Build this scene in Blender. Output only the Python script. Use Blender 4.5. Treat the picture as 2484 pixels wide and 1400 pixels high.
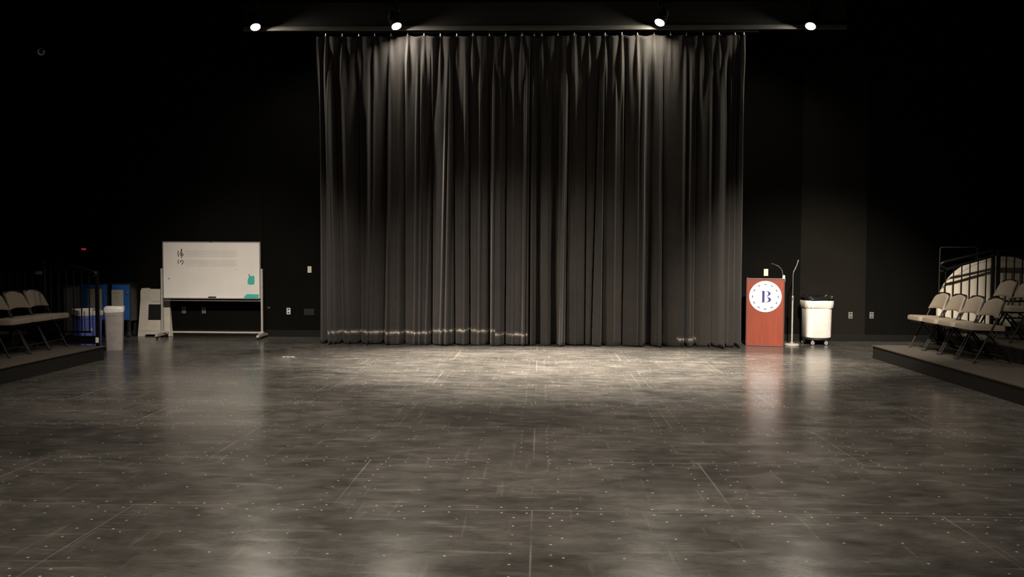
import bpy, bmesh, math, random
from mathutils import Vector, Matrix
import numpy as np

random.seed(7)
for o in list(bpy.data.objects):
    bpy.data.objects.remove(o, do_unlink=True)
S = bpy.context.scene
C = S.collection
PI = math.pi

# ------------------------------------------------------------------ camera
EYE = 1.55
FPX = 2080.0
pitch = math.atan(85 / FPX); yaw = math.atan(68 / FPX); roll = 0.005
fw = Vector((-math.sin(yaw) * math.cos(pitch), math.cos(yaw) * math.cos(pitch), -math.sin(pitch)))
r0 = Vector((math.cos(yaw), math.sin(yaw), 0)); u0 = r0.cross(fw)
rt = r0 * math.cos(roll) + u0 * math.sin(roll)
up = u0 * math.cos(roll) - r0 * math.sin(roll)
cam = bpy.data.cameras.new('camera')
cam.sensor_width = 36.0
cam.lens = FPX / 2484 * 36.0
cam.clip_end = 100
co = bpy.data.objects.new('camera', cam)
C.objects.link(co)
M4 = Matrix((rt, up, -fw)).transposed().to_4x4()
M4.translation = Vector((0, 0, EYE))
co.matrix_world = M4
S.camera = co

# ------------------------------------------------------------------ world / view
w = bpy.data.worlds.new('world'); S.world = w
w.use_nodes = True
w.node_tree.nodes['Background'].inputs[0].default_value = (0.9, 0.92, 1, 1)
w.node_tree.nodes['Background'].inputs[1].default_value = 0.0
S.view_settings.view_transform = 'Standard'
S.view_settings.look = 'None'
S.view_settings.gamma = 1.0
S.view_settings.use_curve_mapping = False
S.view_settings.exposure = 0.0

WARM = (1.0, 0.87, 0.72)


def spot(name, loc, target, power, ang, blend, radius=0.1, col=WARM):
    l = bpy.data.lights.new(name, 'SPOT')
    l.energy = power; l.color = col
    l.spot_size = math.radians(ang); l.spot_blend = blend; l.shadow_soft_size = radius
    o = bpy.data.objects.new(name, l); C.objects.link(o)
    o.location = loc
    o.rotation_euler = (Vector(target) - Vector(loc)).to_track_quat('-Z', 'Y').to_euler()
    return o


# unseen house lights in the grid over the audience, plus an added curtain pair
spot('unseen_spot', (2.4, 4.6, 6.2), (4.75, 14.6, 0.2), 11500, 28, 1.0, 0.12)
spot('unseen_spot', (3.0, 4.6, 6.2), (4.6, 10.6, 0.0), 700, 50, 0.9, 0.12)
spot('unseen_spot', (-1.6, 4.4, 6.2), (-5.3, 14.9, 0.6), 3900, 24, 1.0, 0.12)
spot('unseen_spot', (-3.0, 4.4, 6.2), (-3.6, 11.0, 0.0), 2200, 48, 0.9, 0.12)
spot('unseen_spot', (0.4, 4.0, 6.3), (0.4, 7.9, 0.0), 1200, 72, 0.8, 0.12)
spot('unseen_spot', (-4.6, 4.2, 6.2), (-0.4, 14.6, 0.0), 4300, 27, 1.0, 0.12)  # added to brighten the lower curtain, from one side so folds stay dark
spot('unseen_spot', (4.6, 4.2, 6.2), (0.2, 14.6, 0.0), 2300, 27, 1.0, 0.12)  # added too, lights the lower curtain from the other side
spot('unseen_spot', (-3.4, 2.6, 6.3), (-2.6, 5.6, 0), 1500, 84, 0.9, 0.15)
spot('unseen_spot', (3.4, 2.6, 6.3), (2.6, 5.6, 0), 800, 84, 0.9, 0.15)



# ------------------------------------------------------------------ materials
def mat(name, col, rough=0.6, metal=0.0, noise=0.0, nscale=20.0, spec=0.5, bump=0.0, sheen=0.0, stretch=(1, 1, 1)):
    m = bpy.data.materials.new(name); m.use_nodes = True
    nt = m.node_tree; b = nt.nodes['Principled BSDF']
    b.inputs['Roughness'].default_value = rough
    b.inputs['Metallic'].default_value = metal
    b.inputs['Specular IOR Level'].default_value = spec
    if sheen:
        b.inputs['Sheen Weight'].default_value = sheen
        b.inputs['Sheen Roughness'].default_value = 0.5
    c = (col[0], col[1], col[2], 1)
    b.inputs['Base Color'].default_value = c
    if noise or bump:
        tc = nt.nodes.new('ShaderNodeTexCoord'); mp = nt.nodes.new('ShaderNodeMapping')
        mp.inputs['Scale'].default_value = stretch
        nt.links.new(tc.outputs['Object'], mp.inputs[0])
        n = nt.nodes.new('ShaderNodeTexNoise'); n.inputs['Scale'].default_value = nscale
        n.inputs['Detail'].default_value = 5
        nt.links.new(mp.outputs[0], n.inputs['Vector'])
        if noise:
            r = nt.nodes.new('ShaderNodeMapRange')
            r.inputs[1].default_value = 0.3; r.inputs[2].default_value = 0.7
            r.inputs[3].default_value = 1 - noise; r.inputs[4].default_value = 1 + noise
            nt.links.new(n.outputs['Fac'], r.inputs[0])
            x = nt.nodes.new('ShaderNodeVectorMath'); x.operation = 'SCALE'
            x.inputs[0].default_value = col
            nt.links.new(r.outputs[0], x.inputs['Scale'])
            nt.links.new(x.outputs[0], b.inputs['Base Color'])
        if bump:
            bp = nt.nodes.new('ShaderNodeBump'); bp.inputs['Strength'].default_value = bump
            bp.inputs['Distance'].default_value = 0.01
            nt.links.new(n.outputs['Fac'], bp.inputs['Height'])
            nt.links.new(bp.outputs[0], b.inputs['Normal'])
    return m


def emat(name, col, strength):
    m = bpy.data.materials.new(name); m.use_nodes = True
    b = m.node_tree.nodes['Principled BSDF']
    b.inputs['Base Color'].default_value = (0.02, 0.02, 0.02, 1)
    b.inputs['Emission Color'].default_value = (*col, 1)
    b.inputs['Emission Strength'].default_value = strength
    return m


class G:
    """small helper to chain math nodes"""
    def __init__(self, nt): self.nt = nt

    def m(self, op, a, b=None, c=None, clamp=False):
        n = self.nt.nodes.new('ShaderNodeMath'); n.operation = op; n.use_clamp = clamp
        for i, v in enumerate((a, b, c)):
            if v is None: continue
            if isinstance(v, (int, float)): n.inputs[i].default_value = v
            else: self.nt.links.new(v, n.inputs[i])
        return n.outputs[0]

    def below(self, d, r, soft=0.3):
        """1 where d < r, soft edge"""
        n = self.nt.nodes.new('ShaderNodeMapRange'); n.clamp = True
        n.inputs[1].default_value = r * (1 - soft); n.inputs[2].default_value = r * (1 + soft)
        n.inputs[3].default_value = 1; n.inputs[4].default_value = 0
        self.nt.links.new(d, n.inputs[0]); return n.outputs[0]

    def rng(self, v, a, b, c=0.0, d=1.0):
        n = self.nt.nodes.new('ShaderNodeMapRange'); n.clamp = True
        for i, x in enumerate((a, b, c, d)): n.inputs[i + 1].default_value = x
        self.nt.links.new(v, n.inputs[0]); return n.outputs[0]

    def noise(self, vec, scale, detail=4, rough=0.55, stretch=None, dist=0.0):
        if stretch:
            mp = self.nt.nodes.new('ShaderNodeMapping')
            mp.inputs['Scale'].default_value = stretch[0]
            mp.inputs['Rotation'].default_value = (0, 0, stretch[1])
            self.nt.links.new(vec, mp.inputs[0]); vec = mp.outputs[0]
        n = self.nt.nodes.new('ShaderNodeTexNoise')
        n.inputs['Scale'].default_value = scale; n.inputs['Detail'].default_value = detail
        n.inputs['Roughness'].default_value = rough; n.inputs['Distortion'].default_value = dist
        self.nt.links.new(vec, n.inputs['Vector']); return n.outputs['Fac']


def floor_material():
    m = bpy.data.materials.new('painted hardboard stage floor'); m.use_nodes = True
    nt = m.node_tree; b = nt.nodes['Principled BSDF']; g = G(nt)
    tc = nt.nodes.new('ShaderNodeTexCoord'); vec = tc.outputs['Object']
    sp = nt.nodes.new('ShaderNodeSeparateXYZ'); nt.links.new(vec, sp.inputs[0])
    X, Y = sp.outputs[0], sp.outputs[1]
    v = g.m('DIVIDE', g.m('SUBTRACT', Y, 5.12), 1.22)
    row = g.m('FLOOR', v); fv = g.m('SUBTRACT', v, row)
    off = g.m('MULTIPLY', g.m('FLOORED_MODULO', g.m('ADD', row, 1), 2.0), 0.5)
    u = g.m('ADD', g.m('DIVIDE', g.m('ADD', X, 0.04), 2.44), off)
    colm = g.m('FLOOR', u); fu = g.m('SUBTRACT', u, colm)
    du = g.m('MULTIPLY', g.m('MINIMUM', fu, g.m('SUBTRACT', 1.0, fu)), 2.44)
    dv = g.m('MULTIPLY', g.m('MINIMUM', fv, g.m('SUBTRACT', 1.0, fv)), 1.22)
    # seams
    ln = g.m('MAXIMUM', g.below(du, 0.005), g.below(dv, 0.005))
    lnoise = g.rng(g.noise(vec, 0.9, 3), 0.4, 0.62, 0.12, 1.0)
    seam = g.m('MULTIPLY', ln, lnoise)
    # screw heads
    j1 = g.m('MULTIPLY', g.m('SUBTRACT', g.noise(vec, 2.3, 1), 0.5), 0.06)
    def tri(c, s):
        f = g.m('FRACT', g.m('DIVIDE', c, s))
        return g.m('MULTIPLY', g.m('ABSOLUTE', g.m('SUBTRACT', f, 0.5)), s)
    Xj, Yj = g.m('ADD', X, j1), g.m('ADD', Y, j1)
    def hyp(a, c): return g.m('SQRT', g.m('ADD', g.m('MULTIPLY', a, a), g.m('MULTIPLY', c, c)))
    R = 0.0068
    s1 = g.below(hyp(g.m('SUBTRACT', dv, 0.055), tri(Xj, 0.153)), R)
    s2 = g.below(hyp(g.m('SUBTRACT', g.m('ADD', du, g.m('MULTIPLY', j1, 0.3)), 0.105), tri(Yj, 0.153)), R)
    s3 = g.below(hyp(tri(g.m('ADD', Xj, 0.02), 0.305), tri(g.m('ADD', Yj, 0.1), 0.305)), R)
    inner = g.m('MULTIPLY', g.m('GREATER_THAN', dv, 0.14), g.m('GREATER_THAN', du, 0.16))
    s3 = g.m('MULTIPLY', s3, inner)
    scr = g.m('MAXIMUM', s1, g.m('MAXIMUM', s2, s3))
    keep = g.rng(g.noise(vec, 3.1, 2), 0.38, 0.5)
    scr = g.m('MULTIPLY', scr, g.m('ADD', g.m('MULTIPLY', keep, 0.75), 0.25))
    # paint: mottled, worn, brushed across
    n1 = g.noise(vec, 0.8, 5, 0.6, ((0.85, 1.1, 1), 0.15), 0.4)
    n2 = g.noise(vec, 5.0, 6, 0.65, ((0.7, 1.2, 1), 0.3), 0.3)
    n3 = g.noise(vec, 40.0, 3, 0.6, ((0.4, 1.2, 1), 0.05))
    wn = nt.nodes.new('ShaderNodeTexWhiteNoise'); wn.noise_dimensions = '2D'
    cx = nt.nodes.new('ShaderNodeCombineXYZ'); nt.links.new(row, cx.inputs[0]); nt.links.new(colm, cx.inputs[1])
    nt.links.new(cx.outputs[0], wn.inputs['Vector'])
    val = g.m('MULTIPLY', g.rng(n1, 0.3, 0.7, 0.55, 1.45), g.rng(n2, 0.3, 0.7, 0.68, 1.32))
    val = g.m('MULTIPLY', val, g.rng(n3, 0.3, 0.7, 0.85, 1.15))
    val = g.m('MULTIPLY', val, g.m('ADD', g.m('MULTIPLY', wn.outputs['Value'], 0.22), 0.89))
    val = g.m('MULTIPLY', val, FLOOR_ALB)
    # pale rubbed patches
    p1 = g.rng(g.noise(vec, 2.6, 2, 0.5, ((0.8, 1.7, 1), 0.3)), 0.59, 0.67)
    p2 = g.rng(g.noise(vec, 7.0, 2, 0.5, ((0.25, 2.2, 1), -0.35)), 0.62, 0.69)
    p3 = g.rng(g.noise(vec, 6.0, 2, 0.5, ((3.0, 0.25, 1), 0.6)), 0.645, 0.71)
    patch = g.m('ADD', g.m('ADD', g.m('MULTIPLY', p1, 0.028), g.m('MULTIPLY', p2, 0.045)), g.m('MULTIPLY', p3, 0.03))
    val = g.m('ADD', val, patch)
    val = g.m('ADD', val, g.m('MULTIPLY', seam, 0.12))
    val = g.m('ADD', val, g.m('MULTIPLY', scr, 0.42))
    cc = nt.nodes.new('ShaderNodeCombineColor')
    nt.links.new(val, cc.inputs[0]); nt.links.new(g.m('MULTIPLY', val, 0.95), cc.inputs[1])
    nt.links.new(g.m('MULTIPLY', val, 0.87), cc.inputs[2])
    nt.links.new(cc.outputs[0], b.inputs['Base Color'])
    nt.links.new(g.rng(n2, 0.3, 0.7, 0.18, 0.27), b.inputs['Roughness'])
    b.inputs['Specular IOR Level'].default_value = 0.45
    bp = nt.nodes.new('ShaderNodeBump'); bp.inputs['Strength'].default_value = 0.12; bp.inputs['Distance'].default_value = 0.004
    nt.links.new(g.m('ADD', n2, g.m('MULTIPLY', n3, 0.4)), bp.inputs['Height'])
    nt.links.new(bp.outputs[0], b.inputs['Normal'])
    return m


FLOOR_ALB = 0.072


def curtain_material(name, col, marks):
    """black velour with a ragged pale water mark near the hem. marks: list of (x0, x1, z, amp, strength)"""
    m = bpy.data.materials.new(name); m.use_nodes = True
    nt = m.node_tree; b = nt.nodes['Principled BSDF']; g = G(nt)
    b.inputs['Roughness'].default_value = 0.95
    b.inputs['Specular IOR Level'].default_value = 0.15
    b.inputs['Sheen Weight'].default_value = 0.11
    b.inputs['Sheen Roughness'].default_value = 0.6
    tc = nt.nodes.new('ShaderNodeTexCoord'); vec = tc.outputs['Object']
    sp = nt.nodes.new('ShaderNodeSeparateXYZ'); nt.links.new(vec, sp.inputs[0])
    X, Z = sp.outputs[0], sp.outputs[2]
    n = g.noise(vec, 60, 4, 0.6, ((1, 1, 0.25), 0))
    n_l = g.noise(vec, 1.3, 3, 0.6)
    base = g.m('MULTIPLY', g.rng(n, 0.3, 0.7, 0.8, 1.2), g.rng(n_l, 0.3, 0.7, 0.85, 1.15))
    mk = None
    sx = nt.nodes.new('ShaderNodeCombineXYZ'); nt.links.new(X, sx.inputs[0])
    for (x0, x1, z, amp, st) in marks:
        w1 = g.m('MULTIPLY', g.m('SUBTRACT', g.noise(sx.outputs[0], 6.0, 4, 0.7), 0.5), amp)
        d = g.m('ABSOLUTE', g.m('SUBTRACT', Z, g.m('ADD', w1, z)))
        l = g.below(d, 0.014, 0.7)
        tail = g.m('MULTIPLY', g.below(d, 0.03, 0.8), 0.25)
        l = g.m('MAXIMUM', l, tail)
        inx = g.m('MULTIPLY', g.m('GREATER_THAN', X, x0), g.m('LESS_THAN', X, x1))
        l = g.m('MULTIPLY', g.m('MULTIPLY', l, inx), st)
        l = g.m('MULTIPLY', l, g.rng(g.noise(vec, 9, 3), 0.35, 0.6, 0.25, 1))
        mk = l if mk is None else g.m('MAXIMUM', mk, l)
    cc = nt.nodes.new('ShaderNodeCombineColor')
    for i in range(3):
        c = g.m('MULTIPLY', base, col[i])
        if mk is not None: c = g.m('ADD', c, g.m('MULTIPLY', mk, (0.62, 0.57, 0.50)[i]))
        nt.links.new(c, cc.inputs[i])
    nt.links.new(cc.outputs[0], b.inputs['Base Color'])
    return m


M = {}
M['floor'] = floor_material()
M['wall'] = mat('black wall paint', (0.0036, 0.0035, 0.0030), 0.75, noise=0.15, nscale=1.5, spec=0.06)
M['wall2'] = mat('paler black wall panel', (0.0105, 0.0099, 0.0080), 0.8, noise=0.12, nscale=1.5, spec=0.06)  # paler tone for the panel behind the trash can
M['wall3'] = mat('grey black wall paint', (0.0046, 0.0045, 0.0039), 0.8, noise=0.12, nscale=1.5, spec=0.06)
M['base'] = mat('rubber cove base', (0.005, 0.0047, 0.0042), 0.6, noise=0.1, spec=0.2)
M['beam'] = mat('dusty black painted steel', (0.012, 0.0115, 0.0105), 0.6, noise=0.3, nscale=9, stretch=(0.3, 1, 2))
M['flange'] = mat('lamplit flange tone', (0.07, 0.066, 0.06), 0.6, noise=0.3, nscale=9, stretch=(0.3, 1, 2))  # paler than the beam: lamp light along its lower edge put into the colour
M['flat'] = mat('flat black rod', (0.002, 0.002, 0.002), 0.95, noise=0.1, spec=0.0)
M['black'] = mat('black metal', (0.012, 0.012, 0.012), 0.4, noise=0.15, nscale=30)
M['rail'] = mat('black rail enamel', (0.004, 0.004, 0.004), 0.3, noise=0.1, nscale=30, spec=0.28)
M['blackplastic'] = mat('black plastic', (0.014, 0.014, 0.015), 0.5, noise=0.1, nscale=40)
M['carpet'] = mat('charcoal riser carpet', (0.085, 0.076, 0.064), 0.95, noise=0.35, nscale=90, spec=0.1, bump=0.5)
M['fascia'] = mat('riser fascia', (0.016, 0.015, 0.013), 0.8, noise=0.2, nscale=60, spec=0.2)
M['fabric'] = mat('taupe chair upholstery', (0.235, 0.20, 0.158), 0.9, noise=0.18, nscale=120, spec=0.15, bump=0.25)
M['railpost'] = mat('black post enamel', (0.004, 0.004, 0.004), 0.7, noise=0.1, nscale=30, spec=0.1)
M['chairframe'] = mat('black chair tube', (0.006, 0.006, 0.006), 0.4, noise=0.1, nscale=30, spec=0.25)
M['whiteboard'] = mat('whiteboard enamel', (0.72, 0.70, 0.68), 0.4, noise=0.04, nscale=2.5, spec=0.35)
M['alu'] = mat('satin aluminium', (0.42, 0.41, 0.41), 0.4, metal=0.6, noise=0.08, nscale=30)
M['alu2'] = mat('grey painted steel', (0.40, 0.385, 0.37), 0.5, noise=0.08, nscale=30)
M['ink'] = mat('black marker ink', (0.04, 0.03, 0.028), 0.6, noise=0.2, nscale=60)
M['staff'] = mat('faded staff line', (0.40, 0.37, 0.345), 0.5, noise=0.25, nscale=12)
M['teal'] = mat('teal cloth', (0.05, 0.42, 0.38), 0.85, noise=0.35, nscale=45)
M['signwhite'] = mat('white moulded plastic', (0.56, 0.53, 0.47), 0.5, noise=0.08, nscale=8)
M['signgrey'] = mat('grey faded lettering', (0.36, 0.34, 0.31), 0.6, noise=0.3, nscale=40)
M['blue1'] = mat('blue cabinet enamel', (0.022, 0.11, 0.42), 0.5, noise=0.15, nscale=12)
M['blue2'] = mat('royal blue plastic', (0.125, 0.165, 0.62), 0.5, noise=0.12, nscale=10)
M['greybin'] = mat('grey bin plastic', (0.34, 0.315, 0.30), 0.6, noise=0.1, nscale=12)
M['bag'] = mat('white bin liner', (0.82, 0.80, 0.78), 0.4, noise=0.08, nscale=25, bump=0.6)
M['blackbag'] = mat('black bin liner', (0.012, 0.012, 0.013), 0.22, noise=0.2, nscale=20, bump=0.5)
M['paper'] = mat('notice paper', (0.44, 0.42, 0.36), 0.8, noise=0.06, nscale=15)
M['cartgrey'] = mat('grey laminate', (0.05, 0.05, 0.046), 0.6, noise=0.12, nscale=20)
M['mahogany'] = None
M['darkwood'] = mat('dark mahogany edge', (0.06, 0.018, 0.012), 0.5, noise=0.25, nscale=14, stretch=(3, 3, 0.4))
M['sealwhite'] = mat('gloss white seal', (0.92, 0.92, 0.93), 0.35, noise=0.02, nscale=6)
M['navy'] = mat('navy print', (0.022, 0.019, 0.15), 0.5, noise=0.1, nscale=30)
M['chrome'] = mat('satin chrome', (0.55, 0.54, 0.52), 0.3, metal=0.9, noise=0.08, nscale=30)
M['standgrey'] = mat('grey stand enamel', (0.36, 0.35, 0.31), 0.45, noise=0.1, nscale=20)
M['canwhite'] = mat('white can plastic', (0.76, 0.735, 0.70), 0.45, noise=0.05, nscale=10)
M['plate'] = mat('ivory wall plate', (0.62, 0.60, 0.50), 0.5, noise=0.05, nscale=30)
M['plategrey'] = mat('grey wall plate', (0.17, 0.17, 0.16), 0.5, noise=0.08, nscale=30)
M['platelight'] = mat('pale wall plate', (0.62, 0.62, 0.64), 0.4, noise=0.08, nscale=30)
M['platewhite'] = mat('white wall plate', (0.85, 0.85, 0.68), 0.5, noise=0.05, nscale=30)
M['dark'] = mat('dark socket', (0.05, 0.045, 0.04), 0.6, noise=0.2, nscale=40)
M['arch'] = mat('cream scenic paint', (0.62, 0.57, 0.48), 0.75, noise=0.10, nscale=5, stretch=(1, 1, 0.5))
M['thinsteel'] = mat('dull steel tube', (0.20, 0.20, 0.19), 0.4, metal=0.5, noise=0.1, nscale=30)
M['dullsteel'] = mat('dull dark steel', (0.022, 0.022, 0.021), 0.6, metal=0.0, noise=0.1, nscale=30, spec=0.15)
M['whitetape'] = mat('white tape', (0.85, 0.82, 0.62), 0.6, noise=0.08, nscale=40)
M['tag'] = mat('pale blue tag', (0.30, 0.30, 0.46), 0.6, noise=0.1, nscale=40)
M['lens'] = emat('lit lamp lens', (1.0, 0.90, 0.74), 840)
M['redled'] = emat('red indicator glow', (1.0, 0.05, 0.08), 0.35)
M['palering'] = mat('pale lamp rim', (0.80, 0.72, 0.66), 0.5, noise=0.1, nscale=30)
M['ceil'] = mat('black ceiling paint', (0.008, 0.008, 0.008), 0.9, noise=0.1, nscale=3, spec=0.1)


def wood_material():
    m = bpy.data.materials.new('mahogany laminate'); m.use_nodes = True
    nt = m.node_tree; b = nt.nodes['Principled BSDF']; g = G(nt)
    tc = nt.nodes.new('ShaderNodeTexCoord'); vec = tc.outputs['Object']
    n1 = g.noise(vec, 3.0, 6, 0.6, ((6, 6, 0.5), 0), 0.6)
    n2 = g.noise(vec, 14.0, 4, 0.6, ((5, 5, 0.35), 0), 0.2)
    f = g.m('MULTIPLY', g.rng(n1, 0.3, 0.7, 0.82, 1.18), g.rng(n2, 0.3, 0.7, 0.9, 1.1))
    cc = nt.nodes.new('ShaderNodeCombineColor')
    for i, c in enumerate((0.215, 0.036, 0.0155)):
        nt.links.new(g.m('MULTIPLY', f, c), cc.inputs[i])
    nt.links.new(cc.outputs[0], b.inputs['Base Color'])
    b.inputs['Roughness'].default_value = 0.4
    return m


M['mahogany'] = wood_material()


# ------------------------------------------------------------------ mesh helpers
class MB:
    def __init__(self): self.bm = bmesh.new()

    def box(self, x0, x1, y0, y1, z0, z1, bevel=0.0, seg=2, mtx=None):
        r = bmesh.ops.create_cube(self.bm, size=1.0)
        vs = r['verts']
        for v in vs:
            v.co = Vector((x0 + (v.co.x + .5) * (x1 - x0), y0 + (v.co.y + .5) * (y1 - y0), z0 + (v.co.z + .5) * (z1 - z0)))
        if bevel > 0:
            es = list({e for v in vs for e in v.link_edges})
            rr = bmesh.ops.bevel(self.bm, geom=es, offset=bevel, segments=seg, affect='EDGES', profile=0.5)
            vs = list({v for f in rr['faces'] for v in f.verts} | {v for v in vs if v.is_valid})
        if mtx is not None: bmesh.ops.transform(self.bm, matrix=mtx, verts=vs)
        return self

    def tube(self, pts, r, n=10, radii=None, cap=True):
        pts = [Vector(p) for p in pts]
        rings = []
        prev = None
        for i, p in enumerate(pts):
            if i == 0: t = pts[1] - pts[0]
            elif i == len(pts) - 1: t = pts[-1] - pts[-2]
            else: t = (pts[i + 1] - p).normalized() + (p - pts[i - 1]).normalized()
            t.normalize()
            if prev is None:
                a = Vector((0, 0, 1)) if abs(t.z) < 0.9 else Vector((1, 0, 0))
                s = t.cross(a).normalized()
            else:
                s = (prev - t * prev.dot(t)).normalized()
            prev = s
            q = t.cross(s)
            rr = radii[i] if radii else r
            rings.append([self.bm.verts.new(p + (s * math.cos(2 * PI * k / n) + q * math.sin(2 * PI * k / n)) * rr) for k in range(n)])
        for a, b in zip(rings, rings[1:]):
            for k in range(n):
                self.bm.faces.new((a[k], a[(k + 1) % n], b[(k + 1) % n], b[k]))
        if cap:
            self.bm.faces.new(rings[0][::-1]); self.bm.faces.new(rings[-1])
        return self

    def lathe(self, prof, n=32, mtx=None, closed_ends=True):
        """prof: (radius, z) list, revolved about z"""
        rings = []
        new = []
        for (r, z) in prof:
            ring = [self.bm.verts.new((r * math.cos(2 * PI * k / n), r * math.sin(2 * PI * k / n), z)) for k in range(n)]
            rings.append(ring); new += ring
        for a, b in zip(rings, rings[1:]):
            for k in range(n):
                self.bm.faces.new((a[k], a[(k + 1) % n], b[(k + 1) % n], b[k]))
        if closed_ends:
            self.bm.faces.new(rings[0][::-1]); self.bm.faces.new(rings[-1])
        if mtx is not None: bmesh.ops.transform(self.bm, matrix=mtx, verts=new)
        return self

    def loft(self, rings):
        """rings: lists of points (closed loops of the same count)"""
        R = [[self.bm.verts.new(Vector(p)) for p in ring] for ring in rings]
        n = len(R[0])
        for a, b in zip(R, R[1:]):
            for k in range(n):
                self.bm.faces.new((a[k], a[(k + 1) % n], b[(k + 1) % n], b[k]))
        self.bm.faces.new(R[0][::-1]); self.bm.faces.new(R[-1])
        return self

    def prism(self, poly, y0, y1, mtx=None):
        """polygon in xz extruded from y0 to y1"""
        a = [self.bm.verts.new((x, y0, z)) for x, z in poly]
        b = [self.bm.verts.new((x, y1, z)) for x, z in poly]
        n = len(poly)
        self.bm.faces.new(a); self.bm.faces.new(b[::-1])
        for k in range(n):
            self.bm.faces.new((a[k], b[k], b[(k + 1) % n], a[(k + 1) % n]))
        if mtx is not None: bmesh.ops.transform(self.bm, matrix=mtx, verts=a + b)
        return self

    def build(self, name, m, parent=None, smooth=False, loc=None, rot=None):
        bm = self.bm
        bmesh.ops.recalc_face_normals(bm, faces=bm.faces[:])
        me = bpy.data.meshes.new(name); bm.to_mesh(me); bm.free()
        me.materials.append(m)
        if smooth:
            me.polygons.foreach_set('use_smooth', [True] * len(me.polygons))
            try: me.set_sharp_from_angle(angle=math.radians(40))
            except Exception: pass
        o = bpy.data.objects.new(name, me); C.objects.link(o)
        if parent is not None: o.parent = parent
        if loc: o.location = loc
        if rot: o.rotation_euler = rot
        return o


def tag(o, label, cat, group=None, kind=None):
    if label: o['label'] = label
    if cat: o['category'] = cat
    if group: o['group'] = group
    if kind: o['kind'] = kind
    return o


def thing(name, label, cat, loc=(0, 0, 0), rz=0.0, group=None):
    o = bpy.data.objects.new(name, None); C.objects.link(o)
    o.empty_display_size = 0.1
    o.location = loc; o.rotation_euler = (0, 0, rz)
    return tag(o, label, cat, group)


def struct(o, label=None, cat=None):
    o['kind'] = 'structure'
    if label: o['label'] = label
    if cat: o['category'] = cat
    return o


def kids(o): return [c for c in C.objects if c.parent == o]


def copy_tree(root, loc, rz, label, group=None):
    r = root.copy(); C.objects.link(r); r.location = loc; r.rotation_euler = (0, 0, rz)
    r['label'] = label
    if group: r['group'] = group
    for ch in kids(root):
        c = ch.copy(); C.objects.link(c); c.parent = r
        for gch in kids(ch):
            d = gch.copy(); C.objects.link(d); d.parent = c
    return r


# ------------------------------------------------------------------ room shell
WY = 15.6
XL, XR = -10.3, 9.6
ZC = 7.0
b = MB(); b.box(XL - .2, XR + .2, -4.2, WY + .2, -0.2, 0)
struct(b.build('floor', M['floor']), 'worn dark painted panel floor dotted with screw heads', 'floor')
struct(MB().box(XL - .2, XR + .2, -4.2, WY + .2, ZC, ZC + .2).build('ceiling', M['ceil']), 'black ceiling above the stage', 'ceiling')
struct(MB().box(XL - .2, XR + .2, WY, WY + .2, 0, ZC).build('wall_back', M['wall']), 'black wall behind the curtains', 'wall')
struct(MB().box(XL - .2, XL, -4, WY, 0, ZC).build('wall_left', M['wall']), 'black side wall at the left', 'wall')
struct(MB().box(XR, XR + .2, -4, WY, 0, ZC).build('wall_right', M['wall']), 'black side wall at the right', 'wall')
struct(MB().box(XL - .2, XR + .2, -4.2, -4, 0, ZC).build('wall_front', M['wall']), 'black wall behind the audience', 'wall')
struct(MB().box(XL, XR, WY - .02, WY, 0, .12, 0.006).build('baseboard_back', M['base']), 'black cove base along the back wall', 'baseboard')
# slightly paler upright wall panels
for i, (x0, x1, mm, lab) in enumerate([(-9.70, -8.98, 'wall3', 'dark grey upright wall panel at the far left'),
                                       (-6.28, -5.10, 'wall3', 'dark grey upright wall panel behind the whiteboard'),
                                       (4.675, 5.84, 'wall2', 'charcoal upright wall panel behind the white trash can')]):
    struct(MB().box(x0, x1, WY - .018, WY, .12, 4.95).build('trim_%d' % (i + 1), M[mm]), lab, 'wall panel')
# header beam over the curtain opening
bm_ = MB()
bm_.box(-5.0, 5.0, 14.41, 14.47, 5.262, 5.72)
bm_.box(-5.0, 5.0, 14.385, 14.42, 5.33, 5.345)
struct(bm_.build('trim_4', M['beam']), 'dark header beam above the curtains', 'beam')
struct(MB().box(-5.0, 5.0, 14.37, 14.41, 5.255, 5.325, .004).build('trim_5', M['flange']), 'thin bottom flange of the header beam, coloured pale as if lamp-lit', 'beam')

# ------------------------------------------------------------------ curtains
def px2x(px, Y=14.44):
    """horizontal place on the curtain line for a photo column at eye height"""
    d = fw + rt * ((px - 1242) / FPX) + up * (85 / FPX)
    return d.x * Y / d.y


ZTOP, ZHEM = 5.20, 0.012
CY = 14.60      # back plane of the curtain


def smooth(t): 
    t = np.clip(t, 0, 1); return t * t * (3 - 2 * t)


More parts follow.
